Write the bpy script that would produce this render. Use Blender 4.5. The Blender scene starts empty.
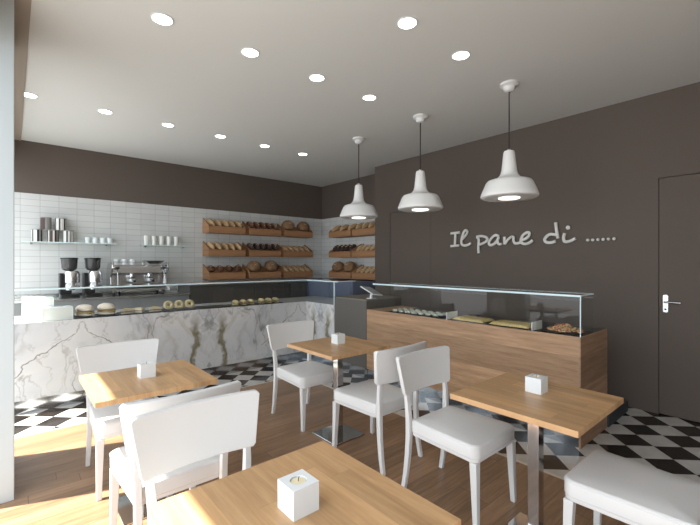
import bpy, bmesh, math, random
from mathutils import Vector, Matrix
random.seed(7)
S = bpy.context.scene
C = S.collection
K = 1.06            # layout unit -> metres; applied to every mesh and location at the end
PI = math.pi

# ------------------------------------------------------------------ camera
YAW = math.atan(338 / 392.0)
HC = 1.354
cd = bpy.data.cameras.new('camera'); cam = bpy.data.objects.new('camera', cd); C.objects.link(cam)
cam.location = (0, 0, HC * K); cam.rotation_euler = (PI / 2, 0, -YAW)
cd.sensor_width = 36; cd.lens = 36 * 392 / 700.0; cd.clip_start = 0.02
S.camera = cam

# ------------------------------------------------------------------ world, sun, exposure
W = bpy.data.worlds.new('sky'); S.world = W; W.use_nodes = True
bg = W.node_tree.nodes['Background']
bg.inputs[0].default_value = (0.84, 0.92, 1.0, 1); bg.inputs[1].default_value = 2.35
sd = bpy.data.lights.new('sun', 'SUN'); sun = bpy.data.objects.new('sun', sd); C.objects.link(sun)
sun.location = (-6, 4, 12)
sd.energy = 14.5; sd.angle = math.radians(0.9); sd.color = (1.0, 0.94, 0.83)
sun.rotation_euler = Vector((0.443, -0.170, -1.0)).to_track_quat('-Z', 'Y').to_euler()
S.view_settings.view_transform = 'Standard'; S.view_settings.look = 'None'
S.view_settings.gamma = 1; S.view_settings.use_curve_mapping = False
S.view_settings.exposure = 0.46

# ------------------------------------------------------------------ materials
def hexc(r, g, b):
    f = lambda c: ((c / 255) / 12.92 if c / 255 <= 0.04045 else ((c / 255 + 0.055) / 1.055) ** 2.4)
    return (f(r), f(g), f(b), 1)

def mat(name, col, rough=0.5, metal=0.0, bump=0, bscale=40, var=0.0, vscale=6, emit=None, es=0, spec=None, coat=0):
    m = bpy.data.materials.new(name); m.use_nodes = True
    nt = m.node_tree; b = nt.nodes['Principled BSDF']
    b.inputs['Base Color'].default_value = col
    b.inputs['Roughness'].default_value = rough; b.inputs['Metallic'].default_value = metal
    if spec is not None: b.inputs['Specular IOR Level'].default_value = spec
    if coat: b.inputs['Coat Weight'].default_value = coat; b.inputs['Coat Roughness'].default_value = 0.1
    if emit: b.inputs['Emission Color'].default_value = emit; b.inputs['Emission Strength'].default_value = es
    if var or bump:
        tc = nt.nodes.new('ShaderNodeTexCoord')
        if var:
            n = nt.nodes.new('ShaderNodeTexNoise'); n.inputs['Scale'].default_value = vscale; n.inputs['Detail'].default_value = 4
            nt.links.new(tc.outputs['Object'], n.inputs['Vector'])
            r = nt.nodes.new('ShaderNodeValToRGB')
            r.color_ramp.elements[0].position = 0.3; r.color_ramp.elements[1].position = 0.7
            r.color_ramp.elements[0].color = tuple(c * (1 - var) for c in col[:3]) + (1,)
            r.color_ramp.elements[1].color = tuple(min(1, c * (1 + var)) for c in col[:3]) + (1,)
            nt.links.new(n.outputs['Fac'], r.inputs['Fac']); nt.links.new(r.outputs['Color'], b.inputs['Base Color'])
        if bump:
            n = nt.nodes.new('ShaderNodeTexNoise'); n.inputs['Scale'].default_value = bscale
            nt.links.new(tc.outputs['Object'], n.inputs['Vector'])
            bp = nt.nodes.new('ShaderNodeBump'); bp.inputs['Strength'].default_value = bump; bp.inputs['Distance'].default_value = 0.004
            nt.links.new(n.outputs['Fac'], bp.inputs['Height']); nt.links.new(bp.outputs['Normal'], b.inputs['Normal'])
    return m

class NT:
    """small node-graph helper"""
    def __init__(s, m): s.nt = m.node_tree
    def n(s, t, **kw):
        x = s.nt.nodes.new(t)
        for k, v in kw.items(): setattr(x, k, v)
        return x
    def l(s, a, b): s.nt.links.new(a, b)
    def m(s, op, a, b=None, c=None):
        x = s.n('ShaderNodeMath', operation=op)
        for i, v in enumerate((a, b, c)):
            if v is None: continue
            if isinstance(v, (int, float)): x.inputs[i].default_value = v
            else: s.l(v, x.inputs[i])
        return x.outputs[0]
    def pos(s):
        tc = s.n('ShaderNodeTexCoord'); sc = s.n('ShaderNodeVectorMath', operation='SCALE'); sc.inputs['Scale'].default_value = 1 / K
        s.l(tc.outputs['Object'], sc.inputs[0]); sp = s.n('ShaderNodeSeparateXYZ'); s.l(sc.outputs[0], sp.inputs[0])
        return sp.outputs[0], sp.outputs[1], sp.outputs[2]
    def vec(s, x, y, z=0.0):
        c = s.n('ShaderNodeCombineXYZ')
        for i, v in enumerate((x, y, z)):
            if isinstance(v, (int, float)): c.inputs[i].default_value = v
            else: s.l(v, c.inputs[i])
        return c.outputs[0]
    def noise(s, v, scale, detail=3, rough=0.5, dist=0.0):
        x = s.n('ShaderNodeTexNoise'); x.inputs['Scale'].default_value = scale; x.inputs['Detail'].default_value = detail
        x.inputs['Roughness'].default_value = rough; x.inputs['Distortion'].default_value = dist
        s.l(v, x.inputs['Vector']); return x.outputs['Fac']
    def ramp(s, f, stops):
        r = s.n('ShaderNodeValToRGB'); e = r.color_ramp.elements
        while len(e) < len(stops): e.new(0.5)
        for i, (p, c) in enumerate(stops): e[i].position = p; e[i].color = c
        s.l(f, r.inputs['Fac']); return r.outputs['Color']
    def mix(s, f, a, b, mode='MIX'):
        x = s.n('ShaderNodeMix', data_type='RGBA', blend_type=mode)
        if isinstance(f, (int, float)): x.inputs[0].default_value = f
        else: s.l(f, x.inputs[0])
        for i, v in ((6, a), (7, b)):
            if isinstance(v, tuple): x.inputs[i].default_value = v
            else: s.l(v, x.inputs[i])
        return x.outputs[2]

def wood(name, base, dark, axis, board=0.08, rough=0.38, joint=0.6, length=1.1, contrast=1.0, jw=0.02):
    """boards running along axis ('x','y'); across = the other; on upright faces 'h' = along y, across z"""
    m = mat(name, base, rough); g = NT(m); b = m.node_tree.nodes['Principled BSDF']
    x, y, z = g.pos()
    if axis == 'x': al, ac = x, y
    elif axis == 'y': al, ac = y, x
    elif axis == 'h': al, ac = y, z
    else: al, ac = x, z
    bi = g.m('FLOOR', g.m('DIVIDE', ac, board))
    rn = g.n('ShaderNodeTexWhiteNoise', noise_dimensions='1D'); g.l(bi, rn.inputs['W'])
    al2 = g.m('ADD', al, g.m('MULTIPLY', rn.outputs['Value'], 5.0))
    seg = g.m('FLOOR', g.m('DIVIDE', al2, length))
    rn2 = g.n('ShaderNodeTexWhiteNoise', noise_dimensions='2D'); g.l(g.vec(bi, seg), rn2.inputs['Vector'])
    v = g.vec(g.m('MULTIPLY', al2, 1.2), g.m('MULTIPLY', ac, 14.0), g.m('MULTIPLY', rn2.outputs['Value'], 20.0))
    n1 = g.noise(v, 2.2, 5, 0.6, 0.5); n2 = g.noise(g.vec(g.m('MULTIPLY', al2, 4.0), g.m('MULTIPLY', ac, 60.0)), 3.0, 2)
    f = g.m('ADD', g.m('MULTIPLY', n1, 0.75), g.m('MULTIPLY', n2, 0.25))
    lo = 0.5 - 0.22 / contrast; hi = 0.5 + 0.2 / contrast
    col = g.ramp(f, [(lo, dark), (hi, base)])
    tone = g.m('ADD', 0.82, g.m('MULTIPLY', rn2.outputs['Value'], 0.34))
    col = g.mix(1.0, col, g.vec(tone, tone, tone), 'MULTIPLY')
    if joint:
        fr = g.m('FRACT', g.m('DIVIDE', ac, board)); e = g.m('LESS_THAN', fr, jw)
        fl = g.m('FRACT', g.m('DIVIDE', al2, length)); e2 = g.m('LESS_THAN', fl, 0.004)
        e = g.m('MULTIPLY', g.m('MAXIMUM', e, e2), joint)
        col = g.mix(e, col, tuple(c * 0.35 for c in dark[:3]) + (1,))
    g.l(col, b.inputs['Base Color']); return m

M = {}
M['ceiling'] = mat('ceiling_paint', hexc(212, 212, 208), 0.9)
M['taupe'] = mat('taupe_paint', hexc(96, 85, 77), 0.75, var=0.02, vscale=1.5)
M['gap'] = mat('dark_gap', (0.006, 0.006, 0.006, 1), 0.9)
M['white_paint'] = mat('white_lacquer', hexc(228, 230, 230), 0.35)
M['chair_white'] = mat('white_chair_lacquer', hexc(218, 217, 215), 0.3)
M['seat_white'] = mat('white_seat_vinyl', hexc(220, 219, 217), 0.24, bump=0.05, bscale=25)
M['chrome'] = mat('polished_chrome', (0.62, 0.62, 0.62, 1), 0.09, 1.0)
M['kick'] = mat('brushed_steel_kick', (0.50, 0.53, 0.56, 1), 0.14, 1.0)
M['steel'] = mat('stainless_steel', (0.72, 0.72, 0.72, 1), 0.24, 1.0)
M['dark_steel'] = mat('dark_steel', (0.13, 0.135, 0.14, 1), 0.3, 0.6)
M['blue_shade'] = mat('blue_grey_shade', hexc(112, 120, 140), 0.35)  # bluish shade on the tile, put into the colour of an added block
M['black'] = mat('black_plastic', (0.012, 0.012, 0.013, 1), 0.3)
M['smoke'] = mat('smoked_plastic', (0.05, 0.05, 0.05, 1), 0.12)
M['grey_panel'] = mat('grey_laminate', hexc(98, 94, 88), 0.5)
M['grey_top'] = mat('grey_laminate_top', hexc(128, 124, 114), 0.4)
M['plinth'] = mat('charcoal_plinth', hexc(52, 56, 62), 0.5)
M['case_reflection'] = mat('dark_case_reflection', hexc(86, 82, 78), 0.4)  # brown tone standing in for the dark reflection in the case glass
M['letter'] = mat('brushed_aluminium_letters', hexc(222, 220, 214), 0.5)
M['candle'] = mat('cream_wax', hexc(236, 222, 186), 0.6)
M['wick'] = mat('burnt_wick', (0.01, 0.01, 0.01, 1), 0.9)
M['tray'] = mat('black_tray', (0.03, 0.032, 0.032, 1), 0.35)
M['frost'] = mat('frosted_acrylic', hexc(238, 237, 230), 0.25)
M['bright'] = mat('clear_edge_acrylic', hexc(246, 250, 250), 0.12)
M['cable'] = mat('black_cable', (0.01, 0.01, 0.01, 1), 0.5)
M['lamp_white'] = mat('white_pendant_enamel', hexc(234, 234, 232), 0.4)
M['glow'] = mat('lamp_lens', (1, 1, 1, 1), 0.5, emit=(1.0, 0.97, 0.92, 1), es=7)
M['glow_pend'] = mat('pendant_diffuser', (1, 1, 1, 1), 0.5, emit=(1.0, 0.97, 0.92, 1), es=1.3)
M['edge'] = mat('glass_edge', hexc(226, 246, 248), 0.2)
M['cream'] = mat('cream_tin', hexc(214, 212, 206), 0.4)
M['brown'] = mat('brown_stripe', hexc(62, 38, 26), 0.4)
M['greyband'] = mat('grey_tin', hexc(142, 140, 138), 0.5)
M['cup'] = mat('white_porcelain', hexc(236, 240, 240), 0.2)
M['loaf_pale'] = mat('pale_crust', hexc(192, 160, 120), 0.7, var=0.28, vscale=22, bump=0.5)
M['loaf_dark'] = mat('dark_crust', hexc(98, 62, 42), 0.7, var=0.35, vscale=22, bump=0.5)
M['loaf_black'] = mat('rye_crust', hexc(62, 44, 38), 0.7, var=0.35, vscale=22, bump=0.5)
M['boule'] = mat('floured_crust', hexc(136, 104, 74), 0.75, var=0.3, vscale=16, bump=0.5)
M['score'] = mat('floury_score', hexc(222, 204, 172), 0.8)
M['wrap'] = mat('pale_bread_bun', hexc(226, 208, 190), 0.6, var=0.08, vscale=20)
M['filling'] = mat('golden_filling', hexc(158, 138, 84), 0.6, var=0.3, vscale=40)
M['ring'] = mat('golden_ring_pastry', hexc(205, 184, 140), 0.6, var=0.15, vscale=30)
M['yellow'] = mat('yellow_pastry', hexc(214, 188, 128), 0.6, var=0.12, vscale=40, bump=0.6, bscale=60)
M['sugar'] = mat('sugared_pastry', hexc(200, 200, 184), 0.6, var=0.15, vscale=50)
M['bit_tan'] = mat('tan_morsel', hexc(200, 170, 120), 0.6)
M['bit_red'] = mat('red_morsel', hexc(178, 88, 66), 0.5)
M['bit_orange'] = mat('orange_morsel', hexc(206, 140, 92), 0.5)
M['concrete'] = mat('pavement', hexc(140, 142, 146), 0.9, var=0.05)

M['wood_floor'] = wood('oak_floor', hexc(166, 132, 102), hexc(116, 89, 66), 'x', 0.105, 0.33, 0.55, 1.3, 1.0, 0.03)
M['wood_table'] = wood('oak_tabletop', hexc(206, 167, 122), hexc(172, 131, 90), 'y', 0.078, 0.36, 0.12, 0.9)
M['wood_counter'] = wood('oak_counter_front', hexc(190, 154, 120), hexc(148, 114, 84), 'h', 0.22, 0.42, 0.5, 40, 1.2, 0.006)
M['wood_end'] = wood('oak_counter_end', hexc(180, 146, 116), hexc(138, 106, 80), 'v', 0.22, 0.42, 0.3, 40, 1.2, 0.006)
M['wood_tray'] = wood('pine_bread_tray', hexc(194, 146, 104), hexc(154, 108, 72), 'v', 0.5, 0.5, 0, 2.0)
M['wood_tray_r'] = wood('pine_bread_tray_side', hexc(194, 146, 104), hexc(154, 108, 72), 'h', 0.5, 0.5, 0, 2.0)

# tiles on the walls
def tile_mat(name, axis):
    m = mat(name, hexc(214, 215, 212), 0.22); g = NT(m); b = m.node_tree.nodes['Principled BSDF']
    x, y, z = g.pos(); u = x if axis == 'x' else y
    br = g.n('ShaderNodeTexBrick', offset=0.0, squash=1.0)
    br.inputs['Scale'].default_value = 1; br.inputs['Brick Width'].default_value = 0.193; br.inputs['Row Height'].default_value = 0.0795
    br.inputs['Mortar Size'].default_value = 0.0022; br.inputs['Mortar Smooth'].default_value = 0.2; br.inputs['Bias'].default_value = 0
    br.inputs['Color1'].default_value = hexc(216, 217, 214); br.inputs['Color2'].default_value = hexc(209, 210, 208); br.inputs['Mortar'].default_value = hexc(172, 172, 169)
    g.l(g.vec(g.m('SUBTRACT', u, 0.077), z), br.inputs['Vector']); g.l(br.outputs['Color'], b.inputs['Base Color'])
    bp = g.n('ShaderNodeBump'); bp.inputs['Strength'].default_value = 0.4; bp.inputs['Distance'].default_value = 0.002; bp.invert = True
    g.l(br.outputs['Fac'], bp.inputs['Height']); g.l(bp.outputs['Normal'], b.inputs['Normal']); return m
M['tile_back'] = tile_mat('white_wall_tile', 'x'); M['tile_side'] = tile_mat('white_wall_tile_side', 'y')

# checker floor laid on the diagonal
def checker():
    m = mat('checker_tile', (1, 1, 1, 1), 0.13); g = NT(m); b = m.node_tree.nodes['Principled BSDF']
    x, y, z = g.pos(); d = 0.2755
    dx = g.m('DIVIDE', g.m('SUBTRACT', x, 3.305), d); dy = g.m('DIVIDE', g.m('SUBTRACT', y, 0.865), d)
    u = g.m('ADD', g.m('ADD', dx, dy), 0.5); v = g.m('ADD', g.m('SUBTRACT', dx, dy), 0.5)
    p = g.m('FLOORED_MODULO', g.m('ADD', g.m('FLOOR', u), g.m('FLOOR', v)), 2.0)
    n = g.noise(g.vec(x, y), 9, 4)
    wh = g.ramp(n, [(0.3, hexc(190, 188, 184)), (0.7, hexc(208, 206, 202))]); bk = g.ramp(n, [(0.3, hexc(30, 27, 25)), (0.7, hexc(42, 38, 36))])
    col = g.mix(p, bk, wh)
    fu = g.m('ABSOLUTE', g.m('SUBTRACT', g.m('FRACT', u), 0.5)); fv = g.m('ABSOLUTE', g.m('SUBTRACT', g.m('FRACT', v), 0.5))
    gr = g.m('GREATER_THAN', g.m('MAXIMUM', fu, fv), 0.493)
    g.l(g.mix(g.m('MULTIPLY', gr, 0.6), col, hexc(110, 106, 100)), b.inputs['Base Color']); return m
M['checker'] = checker()

# bookmatched marble with grey veins and olive streaks beside the seams
def marble(name, ax):
    m = mat(name, (1, 1, 1, 1), 0.2); g = NT(m); b = m.node_tree.nodes['Principled BSDF']
    x, y, z = g.pos(); a = x if ax == 'x' else y
    u = g.m('PINGPONG', g.m('SUBTRACT', a, 0.513), 1.236)
    P = g.vec(u, z, 0.37)
    w = g.noise(P, 3.2, 4, 0.55); w2 = g.noise(g.vec(g.m('ADD', u, 7.3), z, 1.1), 3.2, 4, 0.55)
    U = g.m('ADD', u, g.m('MULTIPLY', g.m('SUBTRACT', w, 0.5), 0.34)); Z = g.m('ADD', z, g.m('MULTIPLY', g.m('SUBTRACT', w2, 0.5), 0.34))
    cloud = g.noise(g.vec(U, Z), 2.2, 5, 0.55)
    col = g.ramp(cloud, [(0.28, hexc(186, 188, 192)), (0.45, hexc(206, 207, 208)), (0.72, hexc(220, 218, 214))])
    def vein(sc, off, width, c, amt, stretch=0.5):
        n = g.noise(g.vec(g.m('ADD', g.m('MULTIPLY', U, 1.0), off), g.m('MULTIPLY', Z, stretch)), sc, 3, 0.55, 0.4)
        d = g.m('ABSOLUTE', g.m('SUBTRACT', n, 0.5))
        f = g.m('MULTIPLY', g.m('SUBTRACT', 1.0, g.m('MINIMUM', g.m('DIVIDE', d, width), 1.0)), amt)
        msk = g.m('MULTIPLY', g.noise(g.vec(u, z, off), 2.6, 2), 1.9); msk = g.m('MINIMUM', g.m('MAXIMUM', g.m('SUBTRACT', msk, 0.42), 0.0), 1.0)
        return g.m('MULTIPLY', f, msk), c
    for f, c in (vein(1.6, 3.1, 0.03, hexc(172, 168, 158), 0.55), vein(2.8, 9.7, 0.017, hexc(100, 96, 92), 0.95, 0.4), vein(6.0, 1.7, 0.018, hexc(146, 140, 126), 0.6, 0.4)):
        col = g.mix(f, col, c)
    # the one bold vein running down towards the window
    d = g.m('ABSOLUTE', g.m('SUBTRACT', g.m('ADD', Z, g.m('MULTIPLY', U, 0.75)), 0.72))
    f = g.m('SUBTRACT', 1.0, g.m('MINIMUM', g.m('DIVIDE', d, 0.011), 1.0))
    f = g.m('MULTIPLY', f, g.m('MULTIPLY', g.m('LESS_THAN', u, 0.56), g.m('GREATER_THAN', u, 0.06)))
    col = g.mix(g.m('MULTIPLY', f, 0.9), col, hexc(96, 92, 90))
    # olive streaks
    sx = g.m('DIVIDE', g.m('SUBTRACT', U, 1.096), 0.045); st = g.m('SUBTRACT', 1.0, g.m('MINIMUM', g.m('MULTIPLY', sx, sx), 1.0))
    st = g.m('MULTIPLY', st, g.m('MINIMUM', g.m('MAXIMUM', g.m('MULTIPLY', g.m('SUBTRACT', 0.80, z), 4.0), 0.0), 1.0))
    st = g.m('MULTIPLY', st, g.m('ADD', 0.35, g.noise(g.vec(g.m('MULTIPLY', u, 3), z), 9, 4)))
    col = g.mix(g.m('MINIMUM', g.m('MULTIPLY', st, 1.1), 1.0), col, hexc(126, 118, 92))
    g.l(col, b.inputs['Base Color']); return m
M['marble_x'] = marble('bookmatched_marble', 'x'); M['marble_y'] = marble('bookmatched_marble_return', 'y')

def glass(name, tint, base=0.04):
    m = bpy.data.materials.new(name); m.use_nodes = True; nt = m.node_tree; nt.nodes.clear(); g = NT(m)
    o = g.n('ShaderNodeOutputMaterial'); mx = g.n('ShaderNodeMixShader'); t = g.n('ShaderNodeBsdfTransparent'); gl = g.n('ShaderNodeBsdfGlossy')
    t.inputs[0].default_value = tint; gl.inputs['Roughness'].default_value = 0.01
    fr = g.n('ShaderNodeFresnel'); fr.inputs['IOR'].default_value = 1.45
    ge = g.n('ShaderNodeNewGeometry')
    fac = g.m('MULTIPLY', fr.outputs[0], g.m('SUBTRACT', 1.0, ge.outputs['Backfacing']))
    g.l(fac, mx.inputs[0]); g.l(t.outputs[0], mx.inputs[1]); g.l(gl.outputs[0], mx.inputs[2]); g.l(mx.outputs[0], o.inputs[0]); return m
M['glass'] = glass('clear_glass', (0.962, 0.978, 0.976, 1))
M['shelf_glass'] = glass('shelf_glass', (0.90, 0.96, 0.94, 1))
M['cup_glass'] = glass('drinking_glass', (0.93, 0.97, 0.96, 1))

# ------------------------------------------------------------------ mesh helpers
def nb(): return bmesh.new()
def box(bm, x0, x1, y0, y1, z0, z1, mi=0):
    v = [bm.verts.new(p) for p in ((x0,y0,z0),(x1,y0,z0),(x1,y1,z0),(x0,y1,z0),(x0,y0,z1),(x1,y0,z1),(x1,y1,z1),(x0,y1,z1))]
    for f in ((3,2,1,0),(4,5,6,7),(0,1,5,4),(1,2,6,5),(2,3,7,6),(3,0,4,7)):
        q = bm.faces.new([v[i] for i in f]); q.material_index = mi
    return bm
def loft(bm, rings, mi=0, cap=True, closed=True):
    R = [[bm.verts.new(p) for p in r] for r in rings]; n = len(R[0])
    for a, b in zip(R, R[1:]):
        for i in range(n if closed else n - 1):
            j = (i + 1) % n
            q = bm.faces.new((a[i], a[j], b[j], b[i])); q.material_index = mi
    if cap:
        q = bm.faces.new(R[0][::-1]); q.material_index = mi
        q = bm.faces.new(R[-1]); q.material_index = mi
    return bm
def lathe(bm, prof, n=24, c=(0, 0, 0), mi=0, cap=True):
    rings = [[(c[0] + r * math.cos(2*PI*i/n), c[1] + r * math.sin(2*PI*i/n), c[2] + z) for i in range(n)] for r, z in prof]
    return loft(bm, rings, mi, cap)
def tube(bm, pts, r, n=8, mi=0, flat=None):
    P = [Vector(p) for p in pts]; rings = []
    rr = r if isinstance(r, (list, tuple)) else [r] * len(P)
    up = None
    for i, p in enumerate(P):
        t = (P[min(i+1, len(P)-1)] - P[max(i-1, 0)]).normalized()
        if up is None:
            a = Vector((0, 0, 1)) if abs(t.z) < 0.9 else Vector((1, 0, 0))
            if flat is not None: a = Vector(flat)
            up = (a - t * a.dot(t)).normalized()
        else: up = (up - t * up.dot(t)).normalized()
        s = t.cross(up)
        rings.append([tuple(p + (up * math.cos(2*PI*k/n) + s * math.sin(2*PI*k/n)) * rr[i]) for k in range(n)])
    return loft(bm, rings, mi)
def square_sweep(bm, pts, sx, sy):
    """pts in space, square section in the horizontal plane, sizes per point"""
    return loft(bm, [[(p[0]-a/2, p[1]-b/2, p[2]), (p[0]+a/2, p[1]-b/2, p[2]), (p[0]+a/2, p[1]+b/2, p[2]), (p[0]-a/2, p[1]+b/2, p[2])] for p, a, b in zip(pts, sx, sy)])
def rpoly(pts, r, n=5):
    out = []; N = len(pts)
    for i, p in enumerate(pts):
        p = Vector(p); a = (Vector(pts[i-1]) - p).normalized(); b = (Vector(pts[(i+1) % N]) - p).normalized()
        rad = r[i] if isinstance(r, (list, tuple)) else r
        ang = a.angle(b); d = rad / math.tan(ang / 2); s = p + a * d; e = p + b * d
        cen = p + (a + b).normalized() * (rad / math.sin(ang / 2))
        v0 = s - cen; v1 = e - cen; tot = v0.angle(v1) if v0.length > 1e-9 else 0
        cr = v0.x * v1.y - v0.y * v1.x; sg = 1 if cr > 0 else -1
        for k in range(n + 1):
            th = sg * tot * k / n; c, s_ = math.cos(th), math.sin(th)
            out.append((cen.x + v0.x * c - v0.y * s_, cen.y + v0.x * s_ + v0.y * c))
    return out
def ring_at(out, inset, z, cx=0, cy=0):
    R = []
    for x, y in out:
        d = math.hypot(x - cx, y - cy); k = max(0, (d - inset) / d); R.append((cx + (x-cx) * k, cy + (y-cy) * k, z))
    return R
def obj(name, bm, m, parent=None, bevel=0, smooth=None, loc=None):
    bmesh.ops.recalc_face_normals(bm, faces=bm.faces)
    me = bpy.data.meshes.new(name); bm.to_mesh(me); bm.free()
    for q in (m if isinstance(m, (list, tuple)) else [m]): me.materials.append(q)
    o = bpy.data.objects.new(name, me); C.objects.link(o)
    if parent: o.parent = parent
    if loc: o.location = loc
    if smooth is not None:
        for p in me.polygons: p.use_smooth = True
        me.set_sharp_from_angle(angle=math.radians(smooth))
    if bevel:
        b = o.modifiers.new('bevel', 'BEVEL'); b.width = bevel * K; b.segments = 2; b.limit_method = 'ANGLE'; b.angle_limit = math.radians(50)
    return o
def tag(o, label, cat, group=None, kind=None):
    o['label'] = label; o['category'] = cat
    if group: o['group'] = group
    if kind: o['kind'] = kind
    return o
def thing(name, label, cat, loc=(0, 0, 0), rz=0, group=None, rot=None):
    o = bpy.data.objects.new(name, None); C.objects.link(o); o.empty_display_size = 0.1
    o.location = loc; o.rotation_euler = rot if rot else (0, 0, rz)
    return tag(o, label, cat, group)
def struct(name, bm, m, parent=None, **kw):
    o = obj(name, bm, m, parent, **kw)
    if not parent: o['kind'] = 'structure'
    return o
def dup(src, label, loc, rz=None, rot=None, group=None):
    r = src.copy(); C.objects.link(r); r.location = loc
    if rz is not None: r.rotation_euler = (0, 0, rz)
    if rot is not None: r.rotation_euler = rot
    r['label'] = label
    if group: r['group'] = group
    for ch in list(src.children):
        c = ch.copy(); C.objects.link(c); c.parent = r
        for g_ in list(ch.children):
            d = g_.copy(); C.objects.link(d); d.parent = c
    return r

# ------------------------------------------------------------------ the room
HCE = 2.874; XR = 4.38; YB = 6.336; XR2 = 4.71; YP = 4.47; YF = -2.4; TZ = 2.22
struct('floor', box(nb(), -0.15, 2.60, YF, 3.965, -0.1, 0), M['wood_floor'])
b = nb(); box(b, 2.625, XR2 + 0.2, YF, YB + 0.2, -0.1, 0); box(b, -0.15, 2.625, 3.985, YB + 0.2, -0.1, 0)
struct('floor', b, M['checker'])
b = nb(); box(b, 2.60, 2.625, YF, 3.985, -0.1, 0.001); box(b, -0.15, 2.60, 3.965, 3.985, -0.1, 0.001)
struct('trim_1', b, mat('pale_floor_strip', hexc(206, 198, 184), 0.5))
struct('ceiling', box(nb(), -0.15, XR2 + 0.2, YF, YB + 0.2, HCE, HCE + 0.15), M['ceiling'])
# back wall: tile up to 2.22, taupe paint above
b = nb(); box(b, -0.3, XR2 + 0.2, YB, YB + 0.2, 0, TZ, 0); box(b, -0.3, XR2 + 0.2, YB + 0.004, YB + 0.2, TZ, HCE, 1)
struct('wall_back', b, [M['tile_back'], M['taupe']])
b = nb(); box(b, XR2, XR2 + 0.2, YP, YB, 0, TZ, 0); box(b, XR2 + 0.004, XR2 + 0.2, YP, YB, TZ, HCE, 1)
struct('wall_recess', b, [M['tile_side'], M['taupe']])
# right wall with two flush doors
D1 = (-0.05, 0.854); D2 = (3.368, 4.143); DZ = 2.11
b = nb()
for y0, y1 in ((YF, D1[0]), (D1[1], D2[0]), (D2[1], YP)): box(b, XR, XR2 + 0.2, y0, y1, 0, HCE)
for y0, y1 in (D1, D2): box(b, XR, XR2 + 0.2, y0, y1, DZ, HCE)
struct('wall_right', b, M['taupe'])
for i, (y0, y1) in enumerate((D1, D2)):
    struct('trim_%d' % (i + 2), box(nb(), XR + 0.045, XR + 0.06, y0, y1, 0, DZ), M['gap'])
    g_ = 0.005
    d = struct('door_%d' % (i + 1), box(nb(), XR + 0.002, XR + 0.042, y0 + g_, y1 - g_, 0.006, DZ - g_), M['taupe'])
    if i == 0:
        b = nb(); out = rpoly([(0.785, 0.914), (0.821, 0.914), (0.821, 1.068), (0.785, 1.068)], 0.012)
        loft(b, [[(XR + 0.002, p, q) for p, q in out], [(XR - 0.006, p, q) for p, q in out]])
        hd = obj('door_handle', b, M['steel'], d, smooth=30)
        b = nb(); tube(b, [(XR - 0.006, 0.803, 1.006), (XR - 0.045, 0.803, 1.006), (XR - 0.052, 0.795, 1.006), (XR - 0.052, 0.69, 1.006)], 0.008, 10)
        obj('lever', b, M['steel'], hd, smooth=40)
        obj('keyhole', lathe(nb(), [(0.007, 0), (0.007, 0.004)], 12), M['gap'], hd, loc=(XR - 0.0065, 0.803, 0.94)).rotation_euler = (0, -PI / 2, 0)
struct('wall_front', box(nb(), -0.3, XR2 + 0.2, YF - 0.2, YF, 0, HCE), mat('charcoal_paint', hexc(120, 114, 106), 0.8))
# window side: pillar, head, mullions
struct('wall_left', box(nb(), -0.20, 0.010, 2.94, 3.60, 0, HCE - 0.013), mat('pillar_paint', hexc(186, 194, 196), 0.5), bevel=0.004)
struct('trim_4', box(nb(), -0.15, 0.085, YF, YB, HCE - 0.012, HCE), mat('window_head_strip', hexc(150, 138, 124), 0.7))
struct('unseen_canopy', box(nb(), -0.46, -0.15, YF, YB + 0.2, 2.573, 2.70), M['white_paint'])  # unseen overhang, lower edge placed to cut off the direct sun
struct('trim_6', box(nb(), -0.30, -0.15, YF, YB + 0.2, 2.70, HCE + 0.15), M['white_paint'])
struct('pavement', box(nb(), -9, -0.15, -8, 12, -0.12, -0.02), M['concrete'])

# ------------------------------------------------------------------ marble counter (L-shaped) and the glass over it
CZ = 0.81; KZ = 0.12; CX = 3.12; CY = 4.555
mc = thing('marble_counter', 'long white veined marble serving counter turning the corner below the bread shelves', 'counter', (1.6, 4.8, 0))
def inpar(p, q): return tuple(a - b for a, b in zip(p, q))
def shift(bm, d): bmesh.ops.translate(bm, verts=bm.verts, vec=d); return bm
off = (-1.6, -4.8, 0)
def place(o, loc): o.location = loc; return o
# parts are built in world layout coordinates and offset back, so textures stay aligned to the room
o = obj('front_panel', box(nb(), 0.0, CX, CY, CY + 0.02, KZ, CZ), M['marble_x'], mc, loc=off)
o = obj('return_panel', box(nb(), CX, CX + 0.02, 3.925, CY + 0.02, KZ, CZ), M['marble_y'], mc, loc=off)
b = nb(); box(b, 0, CX + 0.0, CY + 0.02, CY + 0.65, KZ, CZ - 0.02); box(b, CX + 0.02, CX + 0.62, 3.925, CY + 0.65, KZ, CZ - 0.02)
obj('carcass', b, M['grey_panel'], mc, loc=off)
b = nb(); box(b, 0.0, CX + 0.62, CY + 0.02, CY + 0.66, CZ - 0.02, CZ); box(b, CX + 0.02, CX + 0.62, 3.925, CY + 0.02, CZ - 0.02, CZ)
obj('worktop', b, mat('marble_top', hexc(206, 206, 204), 0.15, var=0.05), mc, loc=off)
b = nb(); box(b, 0.0, CX + 0.012, CY + 0.012, CY + 0.05, 0.0, KZ); box(b, CX + 0.012, CX + 0.05, 3.925, CY + 0.05, 0.0, KZ)
obj('kick_plate', b, M['kick'], mc, loc=off)

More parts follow.
